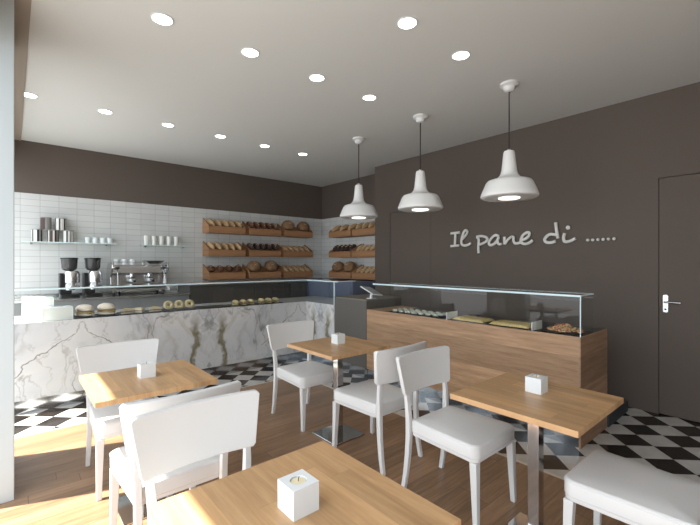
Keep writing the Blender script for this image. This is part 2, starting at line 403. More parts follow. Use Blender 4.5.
GZ = 1.116; gt = 0.008
gc = thing('glass_display_case', 'long clear glass display case standing on the marble counter', 'display case', (1.6, 4.6, CZ + 0.001))
off2 = (-1.6, -4.6, 0)
def gbox(*a): return shift(box(nb(), *a), (0, 0, -CZ - 0.001))
obj('front_pane', gbox(0.005, CX + 0.0, CY + 0.002, CY + 0.002 + gt, CZ + 0.001, GZ - gt), M['glass'], gc, loc=off2)
obj('side_pane', gbox(CX + 0.002, CX + 0.002 + gt, 3.93, CY + 0.0, CZ + 0.001, GZ - gt), M['glass'], gc, loc=off2)
b = gbox(0.005, CX + 0.30, CY + 0.002, CY + 0.30, GZ - gt, GZ); bb = gbox(CX + 0.002, CX + 0.30, 3.85, CY + 0.002, GZ - gt, GZ)
obj('top_pane', b, M['glass'], gc, loc=off2); obj('top_pane', bb, M['glass'], gc, loc=off2)
b = gbox(0.005, CX + 0.002, CY - 0.002, CY + 0.002, GZ - gt - 0.006, GZ)
obj('polished_edge', b, M['edge'], gc, loc=off2)
b = gbox(CX - 0.002, CX + 0.002, 3.85, CY, GZ - gt - 0.006, GZ); obj('polished_edge', b, M['edge'], gc, loc=off2)
b = gbox(CX, CX + 0.30, 3.846, 3.85, GZ - gt, GZ); obj('polished_edge', b, M['edge'], gc, loc=off2)
b = gbox(CX - 0.002, CX + 0.012, 3.926, 3.936, CZ + 0.001, GZ - gt); obj('polished_edge', b, M['edge'], gc, loc=off2)

# ------------------------------------------------------------------ grey till unit
gu = thing('till_cabinet', 'plain dark grey till cabinet between the marble counter and the oak counter', 'cabinet', (3.4, 3.62, 0))
offg = (-3.4, -3.62, 0); UZ = 0.92
obj('body', box(nb(), CX, CX + 0.6, 3.325, 3.92, KZ, UZ - 0.012), M['grey_panel'], gu, loc=offg, bevel=0.002)
obj('countertop', box(nb(), CX - 0.003, CX + 0.6, 3.325, 3.92, UZ - 0.012, UZ), M['grey_top'], gu, loc=offg)
obj('kick_plate', box(nb(), CX + 0.012, CX + 0.5, 3.33, 3.915, 0, KZ), M['kick'], gu, loc=offg)

# ------------------------------------------------------------------ oak counter
wc = thing('oak_counter', 'low oak clad serving counter along the dark wall', 'counter', (3.4, 2.2, 0))
offw = (-3.4, -2.2, 0); WY0 = 1.06; WY1 = 3.32; WX1 = 3.71
obj('front_panel', box(nb(), CX, CX + 0.02, WY0 + 0.012, WY1, KZ, CZ), M['wood_counter'], wc, loc=offw)
obj('end_panel', box(nb(), CX, WX1, WY0, WY0 + 0.012, 0, CZ), M['wood_end'], wc, loc=offw)
obj('kick_plate', box(nb(), CX + 0.012, CX + 0.05, WY0 + 0.012, WY1, 0, KZ), M['kick'], wc, loc=offw)
b = nb(); box(b, CX + 0.02, WX1, WY0 + 0.012, WY1, KZ, CZ - 0.004)
obj('carcass', b, M['tray'], wc, loc=offw)
b = nb(); box(b, CX + 0.02, WX1, 3.04, WY1, CZ - 0.004, CZ)
obj('top_rim', b, M['wood_counter'], wc, loc=offw)
obj('plinth', box(nb(), WX1, 4.25, 1.05, 3.3, 0, 0.10), M['plinth'], wc, loc=offw)

gw = thing('glass_display_case', 'clear glass display case on top of the oak counter', 'display case', (3.25, 2.2, CZ + 0.001))
offq = (-3.25, -2.2, 0); GX1 = 3.385
obj('front_pane', gbox(CX + 0.002, CX + 0.002 + gt, WY0 + 0.006, 3.22, CZ + 0.001, GZ - gt), M['glass'], gw, loc=offq)
obj('end_pane', gbox(CX + 0.002 + gt, GX1, WY0 + 0.002, WY0 + 0.002 + gt, CZ + 0.001, GZ - gt), M['glass'], gw, loc=offq)
obj('top_pane', gbox(CX + 0.002, GX1, WY0 + 0.002, 3.22, GZ - gt, GZ), M['glass'], gw, loc=offq)
obj('polished_edge', gbox(CX - 0.002, CX + 0.002, WY0, 3.22, GZ - gt - 0.006, GZ), M['edge'], gw, loc=offq)
obj('polished_edge', gbox(GX1, GX1 + 0.003, WY0, 3.22, GZ - gt, GZ), M['edge'], gw, loc=offq)
obj('polished_edge', gbox(CX - 0.002, CX + 0.004, WY0 - 0.002, WY0 + 0.004, CZ + 0.001, GZ - gt - 0.004), M['edge'], gw, loc=offq)
obj('polished_edge', gbox(CX + 0.002, GX1, WY0 - 0.002, WY0 + 0.002, GZ - gt, GZ), M['edge'], gw, loc=offq)

# ------------------------------------------------------------------ back counters
bc = thing('back_counter', 'dark back counter with steel top against the tiled wall, under the coffee machine', 'counter', (1.8, 6.0, 0))
obj('body', box(nb(), 0.02, 1.93, 5.78, YB - 0.003, 0, 0.90), mat('pale_grey_laminate', hexc(150, 150, 150), 0.4), bc, loc=(-1.8, -6.0, 0))
obj('worktop', box(nb(), 0.02, 1.93, 5.74, YB - 0.003, 0.90, 0.92), M['steel'], bc, loc=(-1.8, -6.0, 0))
obj('upstand', box(nb(), 0.02, 1.93, YB - 0.02, YB - 0.003, 0.92, 0.95), M['steel'], bc, loc=(-1.8, -6.0, 0))
bb_ = thing('reflection_cabinet', 'dark brown block standing in for the case glass reflection, under the bread trays', 'cabinet', (2.95, 6.0, 0))  # added cabinet, gives the dark band of the display glass reflection
obj('body', box(nb(), 1.945, 3.96, 5.80, YB - 0.003, 0.08, 1.0), M['case_reflection'], bb_, loc=(-2.95, -6.0, 0))
obj('worktop', box(nb(), 1.94, 3.97, 5.76, YB - 0.003, 1.0, 1.02), M['case_reflection'], bb_, loc=(-2.95, -6.0, 0))
obj('base', box(nb(), 1.96, 3.95, 5.84, YB - 0.003, 0, 0.08), M['black'], bb_, loc=(-2.95, -6.0, 0))
for i in range(6): obj('door', box(nb(), 1.955 + i * 0.335, 1.955 + i * 0.335 + 0.322, 5.783, 5.799, 0.10, 0.985), M['case_reflection'], bb_, loc=(-2.95, -6.0, 0), bevel=0.003)
fc = thing('blue_shade_cabinet', 'blue grey block standing in for shaded tile below the bread trays behind the till', 'cabinet', (4.4, 5.3, 0))  # added cabinet, its blue grey stands in for tile in bluish shade
obj('body', box(nb(), 4.02, XR2 - 0.003, 4.6, 6.30, 0.06, 1.05), M['blue_shade'], fc, loc=(-4.4, -5.3, 0))
obj('base', box(nb(), 4.06, XR2 - 0.003, 4.62, 6.28, 0, 0.06), M['black'], fc, loc=(-4.4, -5.3, 0))
for y0 in (4.63, 5.19, 5.75):
    obj('door', box(nb(), 4.005, 4.02, y0, y0 + 0.54, 0.1, 1.02), M['blue_shade'], fc, loc=(-4.4, -5.3, 0), bevel=0.003)

# ------------------------------------------------------------------ bread trays
TW = 0.62; TD = 0.28
SL = math.atan2(0.13, TD - 0.017)
def make_tray(woodm, label, loc, rz):
    t = thing('bread_tray', label, 'shelf', loc, rz, 'wall mounted wooden bread trays')
    g = 0.004; w = TW / 2 - g
    # front at local y=-TD, wall at y=0
    obj('front_board', box(nb(), -w, w, -TD, -TD + 0.014, 0, 0.105), woodm, t, bevel=0.002)
    for s in (-1, 1):
        b = nb(); x0 = s * w; x1 = s * (w - 0.014)
        prof = [(-TD + 0.014, 0), (-0.003, 0), (-0.003, 0.245), (-TD + 0.014, 0.12)]
        loft(b, [[(x0, y, z) for y, z in prof], [(x1, y, z) for y, z in prof]]); obj('side_panel', b, woodm, t)
    prof = [(-TD + 0.014, 0.06), (-TD + 0.014, 0.07), (-0.003, 0.07 + 0.13), (-0.003, 0.06 + 0.13)]
    b = nb(); loft(b, [[(-w + 0.014, y, z) for y, z in prof], [(w - 0.014, y, z) for y, z in prof]]); obj('sloped_board', b, woodm, t)
    obj('base_board', box(nb(), -w + 0.014, w - 0.014, -TD + 0.014, -0.003, 0, 0.012), woodm, t)
    return t

def loaf_bm(L, Wd, Hh, scores=0, taper=0.75, n=16, m=16):
    """a loaf lying along y with a flattened base at z=0; diagonal slashes raised in a floury colour"""
    b = nb(); rings = []
    for j in range(m + 1):
        u = -1 + 2 * j / m; u = math.copysign(abs(u) ** 0.85, u) * 0.995
        e = (1 - abs(u) ** 2.4) ** taper + 0.02
        sc = 1.0
        if scores: sc = 1 - 0.10 * max(0, math.cos((u * scores) * PI)) ** 6
        r = []
        for i in range(n):
            a = 2 * PI * i / n; x = math.cos(a) * Wd / 2 * e; z = math.sin(a) * Hh * 0.62 * e * (sc if math.sin(a) > 0 else 0.6)
            r.append((x, u * L / 2, z + Hh * 0.36))
        rings.append(r)
    loft(b, rings)
    return b
def make_loaf(kind):
    P = {'pale': (0.235, 0.088, 0.085, 3, 'loaf_pale', 'long_loaf'), 'dark': (0.23, 0.088, 0.09, 3, 'loaf_dark', 'long_loaf'),
         'rye': (0.20, 0.088, 0.095, 2, 'loaf_black', 'rye_loaf'), 'roll': (0.15, 0.118, 0.09, 1, 'loaf_dark', 'bread_roll'),
         'boule': (0.225, 0.24, 0.17, 0, 'boule', 'round_loaf'), 'flat': (0.235, 0.088, 0.06, 4, 'loaf_pale', 'flat_loaf')}[kind]
    L, Wd, Hh, sc, mt, nm = P
    o = obj(nm, loaf_bm(L, Wd, Hh, sc, 0.55 if kind == 'boule' else 0.7), M[mt], smooth=60)
    # slashes
    nsl = {'pale': 4, 'dark': 4, 'rye': 3, 'roll': 1, 'boule': 5, 'flat': 3}[kind]
    for k in range(nsl):
        u = (k - (nsl - 1) / 2) / max(nsl, 1) * 1.35
        b = nb(); pts = []
        for q in range(7):
            s = -1 + 2 * q / 6; yy = u * L / 2 + s * L * 0.05; uu = min(0.98, abs(2 * yy / L)); e = (1 - uu ** 2.4) ** (0.55 if kind == 'boule' else 0.7)
            a = PI / 2 - s * 0.62
            pts.append((math.cos(a) * Wd / 2 * e * 0.99, yy, math.sin(a) * Hh * 0.62 * e * 0.97 + Hh * 0.36))
        tube(b, pts, [0.001, 0.004, 0.006, 0.006, 0.006, 0.004, 0.001], 6); obj('score_mark', b, M['score'], o, smooth=60)
    return o
ORD = ['first', 'second', 'third', 'fourth', 'fifth', 'sixth', 'seventh', 'eighth']
def ordn(i, n, s='from the left'):
    if i == 0: return 'leftmost'
    if i == n - 1: return 'rightmost'
    return ORD[i] + ' ' + s
LOAF_TXT = {'pale': ('long pale crusted loaf', 'bread'), 'dark': ('long dark brown loaf', 'bread'), 'rye': ('small dark rye loaf', 'bread'),
            'roll': ('round dark bread roll', 'bread'), 'boule': ('big round floured loaf', 'bread'), 'flat': ('low pale flat loaf', 'bread')}
protos = {}
def fill_tray(t, kind, n, where, skew=0.0):
    loc = Vector(t.location); rz = t.rotation_euler.z
    usable = TW - 0.045 - (0.03 if skew else 0.01); hw = {'pale': .088, 'dark': .088, 'rye': .088, 'roll': .118, 'boule': .235, 'flat': .088}[kind]
    for i in range(n):
        x = -usable / 2 + hw / 2 + (usable - hw) * (i / (n - 1) if n > 1 else 0.5)
        ly = -0.140
        # surface height of sloped board
        z = 0.07 + (ly + TD - 0.014) / (TD - 0.017) * 0.13 + 0.0035
        p = Vector((x, ly, z)); p.rotate(Matrix.Rotation(rz, 3, 'Z')); p += loc
        rot = (Matrix.Rotation(rz, 3, 'Z') @ Matrix.Rotation(SL, 3, 'X') @ Matrix.Rotation(skew * 0.4 + random.uniform(-.03, .03), 3, 'Z')).to_euler()
        lab = '%s, %s, %s' % (LOAF_TXT[kind][0], ordn(i, n), where)
        grp = '%ss, %s' % (LOAF_TXT[kind][0], where)
        if kind not in protos:
            protos[kind] = make_loaf(kind); o = protos[kind]; o.location = p; o.rotation_euler = rot; tag(o, lab, 'bread', grp)
        else: dup(protos[kind], lab, p, rot=rot, group=grp)
COLX = [2.63, 3.31, 3.99]; ROWZ = [1.825, 1.455, 1.085]; RN = ['top', 'middle', 'bottom']; CN = ['left', 'centre', 'right']
plan = [[('pale', 5, .25), ('dark', 5, .3), ('boule', 2, 0)], [('pale', 5, .25), ('rye', 5, .3), ('flat', 5, .25)], [('roll', 4, 0), ('boule', 2, 0), ('flat', 5, .25)]]
for r in range(3):
    for c in range(3):
        t = make_tray(M['wood_tray'], 'wooden bread tray on the back tiled wall, %s row, %s column' % (RN[r], CN[c]), (COLX[c], YB, ROWZ[r]), 0)
        k, n, sk = plan[r][c]; fill_tray(t, k, n, '%s row %s tray, back wall' % (RN[r], CN[c]), sk)
plan2 = [[('pale', 3, -.2), ('pale', 4, .2)], [('rye', 5, .2), ('flat', 5, .2)], [('boule', 2, 0), ('flat', 5, .2)]]
for r in range(3):
    for c, y in enumerate((5.435, 4.785)):
        t = make_tray(M['wood_tray'], 'wooden bread tray on the side tiled wall, %s row, %s of the two' % (RN[r], ['left', 'right'][c]), (XR2, y, ROWZ[r] - 0.01), -PI / 2)
        k, n, sk = plan2[r][c]; fill_tray(t, k, n, '%s row %s tray, side wall' % (RN[r], ['left', 'right'][c]), sk)

# ------------------------------------------------------------------ glass shelves with tins and cups
def glass_shelf(x0, x1, z, label):
    t = thing('glass_shelf', label, 'shelf', ((x0 + x1) / 2, YB, z), 0, 'glass wall shelves'); w = (x1 - x0) / 2
    obj('pane', box(nb(), -w, w, -0.20, -0.003, -0.010, 0), M['shelf_glass'], t)
    obj('polished_edge', box(nb(), -w, w, -0.203, -0.20, -0.010, 0), M['edge'], t)
    for s in (-1, 1): obj('bracket', box(nb(), s * w * 0.8 - 0.01, s * w * 0.8 + 0.01, -0.08, -0.003, -0.03, -0.0105), M['steel'], t)
glass_shelf(0.08, 1.08, 1.612, 'glass wall shelf holding striped tins and small cups above the grinders')
glass_shelf(1.40, 2.06, 1.607, 'glass wall shelf holding tall glasses above the coffee machine')
def tin(label, loc, seq, group):
    o = thing('striped_tin', label, 'tin', loc, 0.2, group)
    b = nb(); n = 20; r = 0.060; h = 0.145
    lo = [b.verts.new((r * math.cos(2*PI*i/n), r * math.sin(2*PI*i/n), 0)) for i in range(n)]
    hi = [b.verts.new((r * math.cos(2*PI*i/n), r * math.sin(2*PI*i/n), h)) for i in range(n)]
    for i in range(n):
        f = b.faces.new((lo[i], lo[(i+1) % n], hi[(i+1) % n], hi[i])); f.material_index = seq[i % len(seq)]
    b.faces.new(lo[::-1]); b.faces.new(hi)
    obj('can', b, [M['cream'], M['brown'], M['greyband'], M['black']], o)
    obj('lid', lathe(nb(), [(0.061, 0), (0.061, 0.006), (0.054, 0.008)], 24), M['greyband'], o, smooth=40, loc=(0, 0, h + 0.0003))
s1 = [3, 0, 0, 3, 0, 0, 3, 2]; s2 = [2, 2, 3, 0, 1, 1, 0, 1]; s3 = [2, 2, 2, 1, 1, 1, 2, 2]; s4 = [0, 0, 3, 0, 0, 3, 0, 2]
Yt = 6.23
for x, s, l in ((0.24, s1, 'black and cream striped tin, left of the bottom row on the glass shelf'), (0.395, s2, 'brown striped tin, middle of the bottom row on the glass shelf'), (0.55, s4, 'black striped tin, right of the bottom row on the glass shelf')):
    tin(l, (x, Yt, 1.613), s, 'striped tins on the glass shelf')
tin('grey and dark brown striped tin, left one of the upper pair', (0.318, Yt, 1.6135 + 0.1535), s3, 'striped tins on the glass shelf')
tin('pale tin with black stripes, right one of the upper pair', (0.473, Yt, 1.6135 + 0.1535), s1[::-1] + [0], 'striped tins on the glass shelf')
def vessel(name, label, cat, loc, r, h, m, group):
    t = thing(name, label, cat, loc, 0, group)
    b = nb(); lathe(b, [(r * .72, 0), (r * .8, 0.002), (r * .95, h * .5), (r, h), (r * .92, h), (r * .86, h * .5), (r * .6, 0.008)], 20)
    obj('bowl', b, m, t, smooth=40)
    return t
protos2 = {}
def cup(label, loc, group):
    t = vessel('coffee_cup', label, 'cup', loc, 0.036, 0.075, M['cup'], group)
    b = nb(); tube(b, [(0.032, 0, 0.06), (0.046, 0, 0.056), (0.048, 0, 0.038), (0.028, 0, 0.02)], 0.004, 6); obj('handle', b, M['cup'], t, smooth=60)
    return t
xs = [0.765, 0.85, 0.935, 1.02]
c0 = cup('small white coffee cup, leftmost of the row beside the striped tins', (xs[0], Yt, 1.613), 'white cups on the glass shelf'); c0.rotation_euler = (0, 0, 1.4)
for i, x in enumerate(xs[1:]): dup(c0, 'small white coffee cup, %s of the row beside the striped tins' % ordn(i + 1, 4), (x, Yt, 1.613), rz=random.uniform(1.2, 1.8))
g0 = vessel('tall_glass', 'tall clear glass, leftmost of five on the right glass shelf', 'glass', (1.475, Yt, 1.608), 0.034, 0.135, M['frost'], 'tall glasses on the glass shelf')
for i in range(1, 5): dup(g0, 'tall clear glass, %s of five on the right glass shelf' % ordn(i, 5), (1.475 + i * 0.103, Yt, 1.608))

# ------------------------------------------------------------------ grinders
def grinder(label, loc):
    t = thing('coffee_grinder', label, 'grinder', loc, 0, 'coffee grinders')
    ob = rpoly([(-0.1, -0.11), (0.1, -0.11), (0.1, 0.11), (-0.1, 0.11)], 0.02)
    obj('base', loft(nb(), [ring_at(ob, 0, 0.0), ring_at(ob, 0, 0.035), ring_at(ob, 0.006, 0.04)]), M['black'], t, smooth=40)
    obj('back_column', box(nb(), -0.105, 0.02, -0.06, 0.1, 0.0405, 0.30), M['black'], t, bevel=0.01)
    obj('housing', lathe(nb(), [(0.06, 0.17), (0.083, 0.18), (0.085, 0.30), (0.07, 0.325), (0.05, 0.33)], 28, (0.022, -0.02, 0)), M['steel'], t, smooth=40)
    obj('hopper', lathe(nb(), [(0.045, 0.331), (0.068, 0.342), (0.082, 0.365), (0.089, 0.475)], 28), M['smoke'], t, smooth=40)
    obj('hopper_lid', lathe(nb(), [(0.095, 0.4755), (0.095, 0.488), (0.085, 0.494)], 28), M['black'], t, smooth=40)
    obj('doser', lathe(nb(), [(0.045, 0.09), (0.05, 0.10), (0.05, 0.169), (0.045, 0.1695)], 24, (0, -0.06, 0)), M['steel'], t, smooth=40)
    obj('spout', box(nb(), -0.03, 0.02, -0.125, -0.10, 0.13, 0.19), M['cup'], t, bevel=0.006)
    b = nb(); tube(b, [(0.05, -0.06, 0.14), (0.1, -0.07, 0.135), (0.135, -0.075, 0.13)], 0.008, 8); lv = obj('dosing_lever', b, M['steel'], t, smooth=60)
    obj('knob', lathe(nb(), [(0.008, -0.012), (0.016, -0.006), (0.016, 0.006), (0.008, 0.012)], 12, (0.15, -0.077, 0.13)), M['black'], lv, smooth=50)
    return t
gr = grinder('black and steel coffee grinder, the left of two on the back counter', (0.545, 6.02, 0.921))
dup(gr, 'black and steel coffee grinder, the right one next to the coffee machine', (0.792, 6.02, 0.921))

# ------------------------------------------------------------------ espresso machine
em = thing('espresso_machine', 'polished steel two group espresso machine on the back counter', 'coffee machine', (1.33, 6.03, 0.921))
b = nb(); prof = [(0.2, 0.05), (0.2, 0.34), (0.10, 0.40), (-0.06, 0.40), (-0.10, 0.375), (-0.11, 0.29), (-0.02, 0.27), (-0.02, 0.09), (-0.2, 0.085), (-0.2, 0.05)]
loft(b, [[(-0.33, y, z) for y, z in prof], [(0.33, y, z) for y, z in prof]]); obj('body', b, M['steel'], em, bevel=0.006)
for s in (-1, 1):
    b = nb(); pr = [(0.22, 0.04), (0.22, 0.34), (0.12, 0.42), (-0.13, 0.44), (-0.17, 0.36), (-0.06, 0.24), (-0.10, 0.1), (-0.23, 0.09), (-0.23, 0.04)]
    loft(b, [[(s * 0.331, y, z) for y, z in pr], [(s * 0.352, y, z) for y, z in pr]]); obj('side_panel', b, M['chrome'], em, bevel=0.004)
obj('drip_tray', box(nb(), -0.30, 0.30, -0.205, -0.03, 0.0905, 0.105), M['dark_steel'], em)
for s in (-0.27, 0.27):
    for y in (-0.15, 0.15): obj('foot', lathe(nb(), [(0.02, 0), (0.02, 0.049)], 12, (s, y, 0)), M['black'], em)
for x in (-0.1, 0.12):
    gh = obj('group_head', lathe(nb(), [(0.034, 0.215), (0.042, 0.225), (0.042, 0.2695), (0.036, 0.285)], 20, (x, -0.085, 0)), M['chrome'], em, smooth=40)
    b = nb(); lathe(b, [(0.02, 0.17), (0.034, 0.18), (0.036, 0.2145)], 20, (x, -0.085, 0)); pf = obj('portafilter', b, M['cup'], em, smooth=40)
    b = nb(); tube(b, [(x, -0.12, 0.197), (x, -0.17, 0.193), (x, -0.25, 0.185)], [0.009, 0.012, 0.014], 8); obj('handle', b, M['black'], pf, smooth=60)
for s in (-0.28, 0.29):
    b = nb(); tube(b, [(s, -0.11, 0.34), (s, -0.15, 0.31), (s, -0.17, 0.22), (s, -0.16, 0.13)], 0.006, 8); obj('steam_wand', b, M['chrome'], em, smooth=60)
    obj('steam_knob', lathe(nb(), [(0.018, -0.015), (0.026, -0.01), (0.026, 0.01), (0.018, 0.015)], 16, (s, -0.13, 0.36)), M['black'], em, smooth=50)
b = nb(); tube(b, [(-0.31, -0.055, 0.44), (0.04, -0.055, 0.44)], 0.004, 8); tube(b, [(-0.31, -0.055, 0.405), (-0.31, -0.055, 0.44)], 0.004, 8); tube(b, [(0.04, -0.055, 0.405), (0.04, -0.055, 0.44)], 0.004, 8)
obj('cup_rail', b, M['chrome'], em, smooth=60)
b = nb(); ob = rpoly([(-0.1, -0.07), (0.1, -0.07), (0.1, 0.07), (-0.1, 0.07)], 0.015)
loft(b, [[(0.19 + x * .75, y * .75, 0.402) for x, y in ob], [(0.19 + x * 1.35, y * 1.1, 0.46) for x, y in ob]]); obj('top_tray', b, M['steel'], em, smooth=40)
for i, x in enumerate((1.07, 1.165, 1.26)):
    dup(c0, 'white cup, %s of three standing on top of the coffee machine' % ['left', 'middle', 'right'][i], (x, 6.07, 0.921 + 0.4035), rz=1.3 + 0.2 * i, group='cups on the coffee machine')

# ------------------------------------------------------------------ things in the left glass case
def acrylic_box(label, loc, w, d, h, m):
    t = thing('acrylic_box', label, 'box', loc); o_ = rpoly([(-w/2, -d/2), (w/2, -d/2), (w/2, d/2), (-w/2, d/2)], 0.008, 3)
    obj('body', loft(nb(), [ring_at(o_, 0, 0), ring_at(o_, 0, h - 0.012)]), m, t, smooth=30)
    obj('lid', loft(nb(), [ring_at(o_, -0.003, h - 0.0115), ring_at(o_, -0.003, h - 0.002), ring_at(o_, 0.002, h)]), M['bright'], t, smooth=30)
    for s in (-1, 1): obj('edge_strip', box(nb(), s * w/2 - 0.004, s * w/2 + 0.004, -d/2 - 0.004, -d/2 - 0.0005, 0.0, h - 0.012), M['bright'], t)
acrylic_box('taller white acrylic box at the window end of the marble counter', (0.185, 4.79, CZ + 0.001), 0.23, 0.16, 0.215, M['frost'])
acrylic_box('lower white acrylic box beside the first pastries', (0.325, 4.64, CZ + 0.001), 0.23, 0.11, 0.125, M['frost'])
def tray(label, loc, w, d, rz=0, group='black serving trays in the glass cases'):
    t = thing('serving_tray', label, 'tray', loc, rz, group); o_ = rpoly([(-w/2, -d/2), (w/2, -d/2), (w/2, d/2), (-w/2, d/2)], 0.01, 3)
    b = nb(); loft(b, [ring_at(o_, 0.006, 0), ring_at(o_, 0, 0.009), ring_at(o_, 0.004, 0.009), ring_at(o_, 0.008, 0.004)]); obj('plate', b, M['tray'], t, smooth=30)
    return t
ZT = CZ + 0.001; ZI = ZT + 0.0052
def bun(name, label, loc, rz, group, Lx=0.17, mt='wrap', k=1.0):
    t = thing(name, label, 'sandwich', loc, rz, group); w = 0.085 * k
    obj('lower_half', loaf_bm(Lx, w, 0.035 * k, 0, 0.6), M[mt], t, smooth=60)
    ob = [(w * .54 * math.cos(a), Lx * .5 * math.sin(a)) for a in [2*PI*q/24 for q in range(24)]]
    b = nb(); loft(b, [[(x, y, 0.026 * k + 0.004 * math.sin(7 * i)) for i, (x, y) in enumerate(ob)], [(x * .99, y * .99, 0.036 * k + 0.003 * math.cos(5 * i)) for i, (x, y) in enumerate(ob)]]); obj('filling', b, M['filling'], t)
    obj('upper_half', shift(loaf_bm(Lx * .97, w, 0.055 * k, 2, 0.6), (0, 0, 0.036 * k)), M[mt], t, smooth=60)
    return t
tray('black tray under two filled buns beside the acrylic boxes', (0.645, 4.69, ZT), 0.38, 0.23)
w0 = bun('filled_bun', 'long filled bun, left of the pair next to the acrylic box', (0.55, 4.69, ZI), 0.75, 'filled buns on the marble counter', 0.19, 'wrap', 1.35)
dup(w0, 'long filled bun, right of the pair next to the acrylic box', (0.735, 4.69, ZI), rz=0.75)
tray('black tray under the triangular sandwiches on the marble counter', (1.04, 4.69, ZT), 0.40, 0.22)
def sandwich(label, loc, rz, group):
    t = thing('triangular_sandwich', label, 'sandwich', loc, rz, group)
    tri = rpoly([(-0.075, -0.045), (0.075, -0.045), (0.0, 0.06)], 0.008, 3)
    for nm, z0, z1, m in (('bread_slice', 0, 0.016, 'wrap'), ('filling', 0.0165, 0.026, 'filling'), ('bread_slice', 0.0265, 0.043, 'wrap'), ('garnish', 0.0435, 0.052, 'yellow')):
        ins = 0.002 if nm != 'garnish' else 0.03
        obj(nm, loft(nb(), [ring_at(tri, ins, z0), ring_at(tri, ins, z1)]), M[m], t)
    return t
q0 = sandwich('stacked triangular sandwich, leftmost of three on its tray', (0.91, 4.69, ZI), 0.25, 'triangular sandwiches on the marble counter')
dup(q0, 'stacked triangular sandwich, middle of three on its tray', (1.045, 4.69, ZI), rz=PI + 0.2); dup(q0, 'stacked triangular sandwich, rightmost of three on its tray', (1.185, 4.69, ZI), rz=0.15)
tray('black tray under the ring pastries on the marble counter', (1.44, 4.69, ZT), 0.36, 0.22)
def ringp(label, loc):
    b = nb(); n, m_ = 28, 10; rings = []
    V = [[b.verts.new(((0.036 + 0.019 * math.cos(2*PI*j/m_)) * math.cos(2*PI*i/n), (0.036 + 0.019 * math.cos(2*PI*j/m_)) * math.sin(2*PI*i/n), 0.018 + 0.018 * math.sin(2*PI*j/m_))) for j in range(m_)] for i in range(n)]
    for i in range(n):
        for j in range(m_): b.faces.new((V[i][j], V[(i+1) % n][j], V[(i+1) % n][(j+1) % m_], V[i][(j+1) % m_]))
    o = obj('ring_pastry', b, M['ring'], smooth=60, loc=loc); return tag(o, label, 'pastry', 'ring pastries on the marble counter')
r0 = ringp('golden ring pastry, left one of the three leaning on their tray', (1.335, 4.69, ZI + 0.047)); r0.rotation_euler = (math.radians(58), 0, 0)
for i, x in ((1, 1.45), (2, 1.565)):
    dup(r0, 'golden ring pastry, %s one of the three leaning on their tray' % ['', 'middle', 'right'][i], (x, 4.69, ZI + 0.047))
tray('empty black tray between the ring pastries and the rolls', (1.85, 4.70, ZT), 0.38, 0.24)
tray('black tray under the left group of narrow filled rolls', (2.24, 4.69, ZT), 0.34, 0.22)
tray('black tray under the right group of narrow filled rolls', (2.60, 4.69, ZT), 0.34, 0.22)
fr0 = None
for gname, xc in (('left', 2.24), ('right', 2.60)):
    for i in range(3):
        lab = 'narrow filled roll, %s in the %s group on the marble counter' % (['leftmost', 'middle', 'rightmost'][i], gname); loc = (xc - 0.105 + i * 0.105, 4.69, ZI)
        if fr0 is None:
            fr0 = bun('filled_roll', lab, loc, -0.15, 'narrow filled rolls on the marble counter', 0.20, 'ring', 0.72)
        else: dup(fr0, lab, loc, rz=-0.15)

# ------------------------------------------------------------------ things in the oak counter's case
WT = CZ - 0.0035; WI = WT + 0.0052
TR = [(2.68, 0.66, 'black tray of small sugared pastries near the till'), (2.04, 0.34, 'black tray under the first yellow slab from the till'), (1.645, 0.36, 'black tray under the second yellow slab from the till'), (1.225, 0.29, 'black tray under the heap of mixed sweets')]
for y, d, l in TR: tray(l, (3.29, y, WT), 0.25, d)
sp = None; rows = 3; cols = 7
for r in range(rows):
    for c in range(cols):
        x = 3.205 + r * 0.08; y = 2.95 - c * 0.09
        lab = 'small sugared pastry, row %s from the front glass, %s from the till' % (['nearest', 'second', 'third'][r], ORD[c])
        if sp is None:
            sp = obj('sugared_pastry', loaf_bm(0.068, 0.055, 0.032, 0, 0.6, 12, 8), M['sugar'], smooth=60, loc=(x, y, WI)); tag(sp, lab, 'pastry', 'small sugared pastries in the oak counter case')
        else: dup(sp, lab, (x, y, WI), rz=random.uniform(-.6, .6))
def slab(label, y, d):
    b = nb(); nx, ny = 14, 18; w = 0.21
    V = [[None] * (ny + 1) for _ in range(nx + 1)]
    for i in range(nx + 1):
        for j in range(ny + 1):
            u = i / nx; v = j / ny; e = min(1, min(u, 1 - u) * 9) * min(1, min(v, 1 - v) * 11)
            V[i][j] = b.verts.new(((u - .5) * w, (v - .5) * d, 0.008 + 0.018 * e ** .5 + random.uniform(-.0025, .0025) * e))
    for i in range(nx):
        for j in range(ny): b.faces.new((V[i][j], V[i+1][j], V[i+1][j+1], V[i][j+1]))
    edge = [V[i][0] for i in range(nx + 1)] + [V[nx][j] for j in range(1, ny + 1)] + [V[i][ny] for i in range(nx - 1, -1, -1)] + [V[0][j] for j in range(ny - 1, 0, -1)]
    lo = [b.verts.new((q.co.x, q.co.y, 0)) for q in edge]
    for i in range(len(edge)): b.faces.new((edge[i], lo[i], lo[(i+1) % len(lo)], edge[(i+1) % len(edge)]))
    b.faces.new(lo)
    o = obj('yellow_slab', b, M['yellow'], smooth=60, loc=(3.29, y, WI)); tag(o, label, 'pastry', 'yellow slabs in the oak counter case')
slab('yellow crumbly slab on a black tray, nearer the till', 2.04, 0.325)
slab('yellow crumbly slab on a black tray, beside the heap of sweets', 1.645, 0.345)
b = nb()
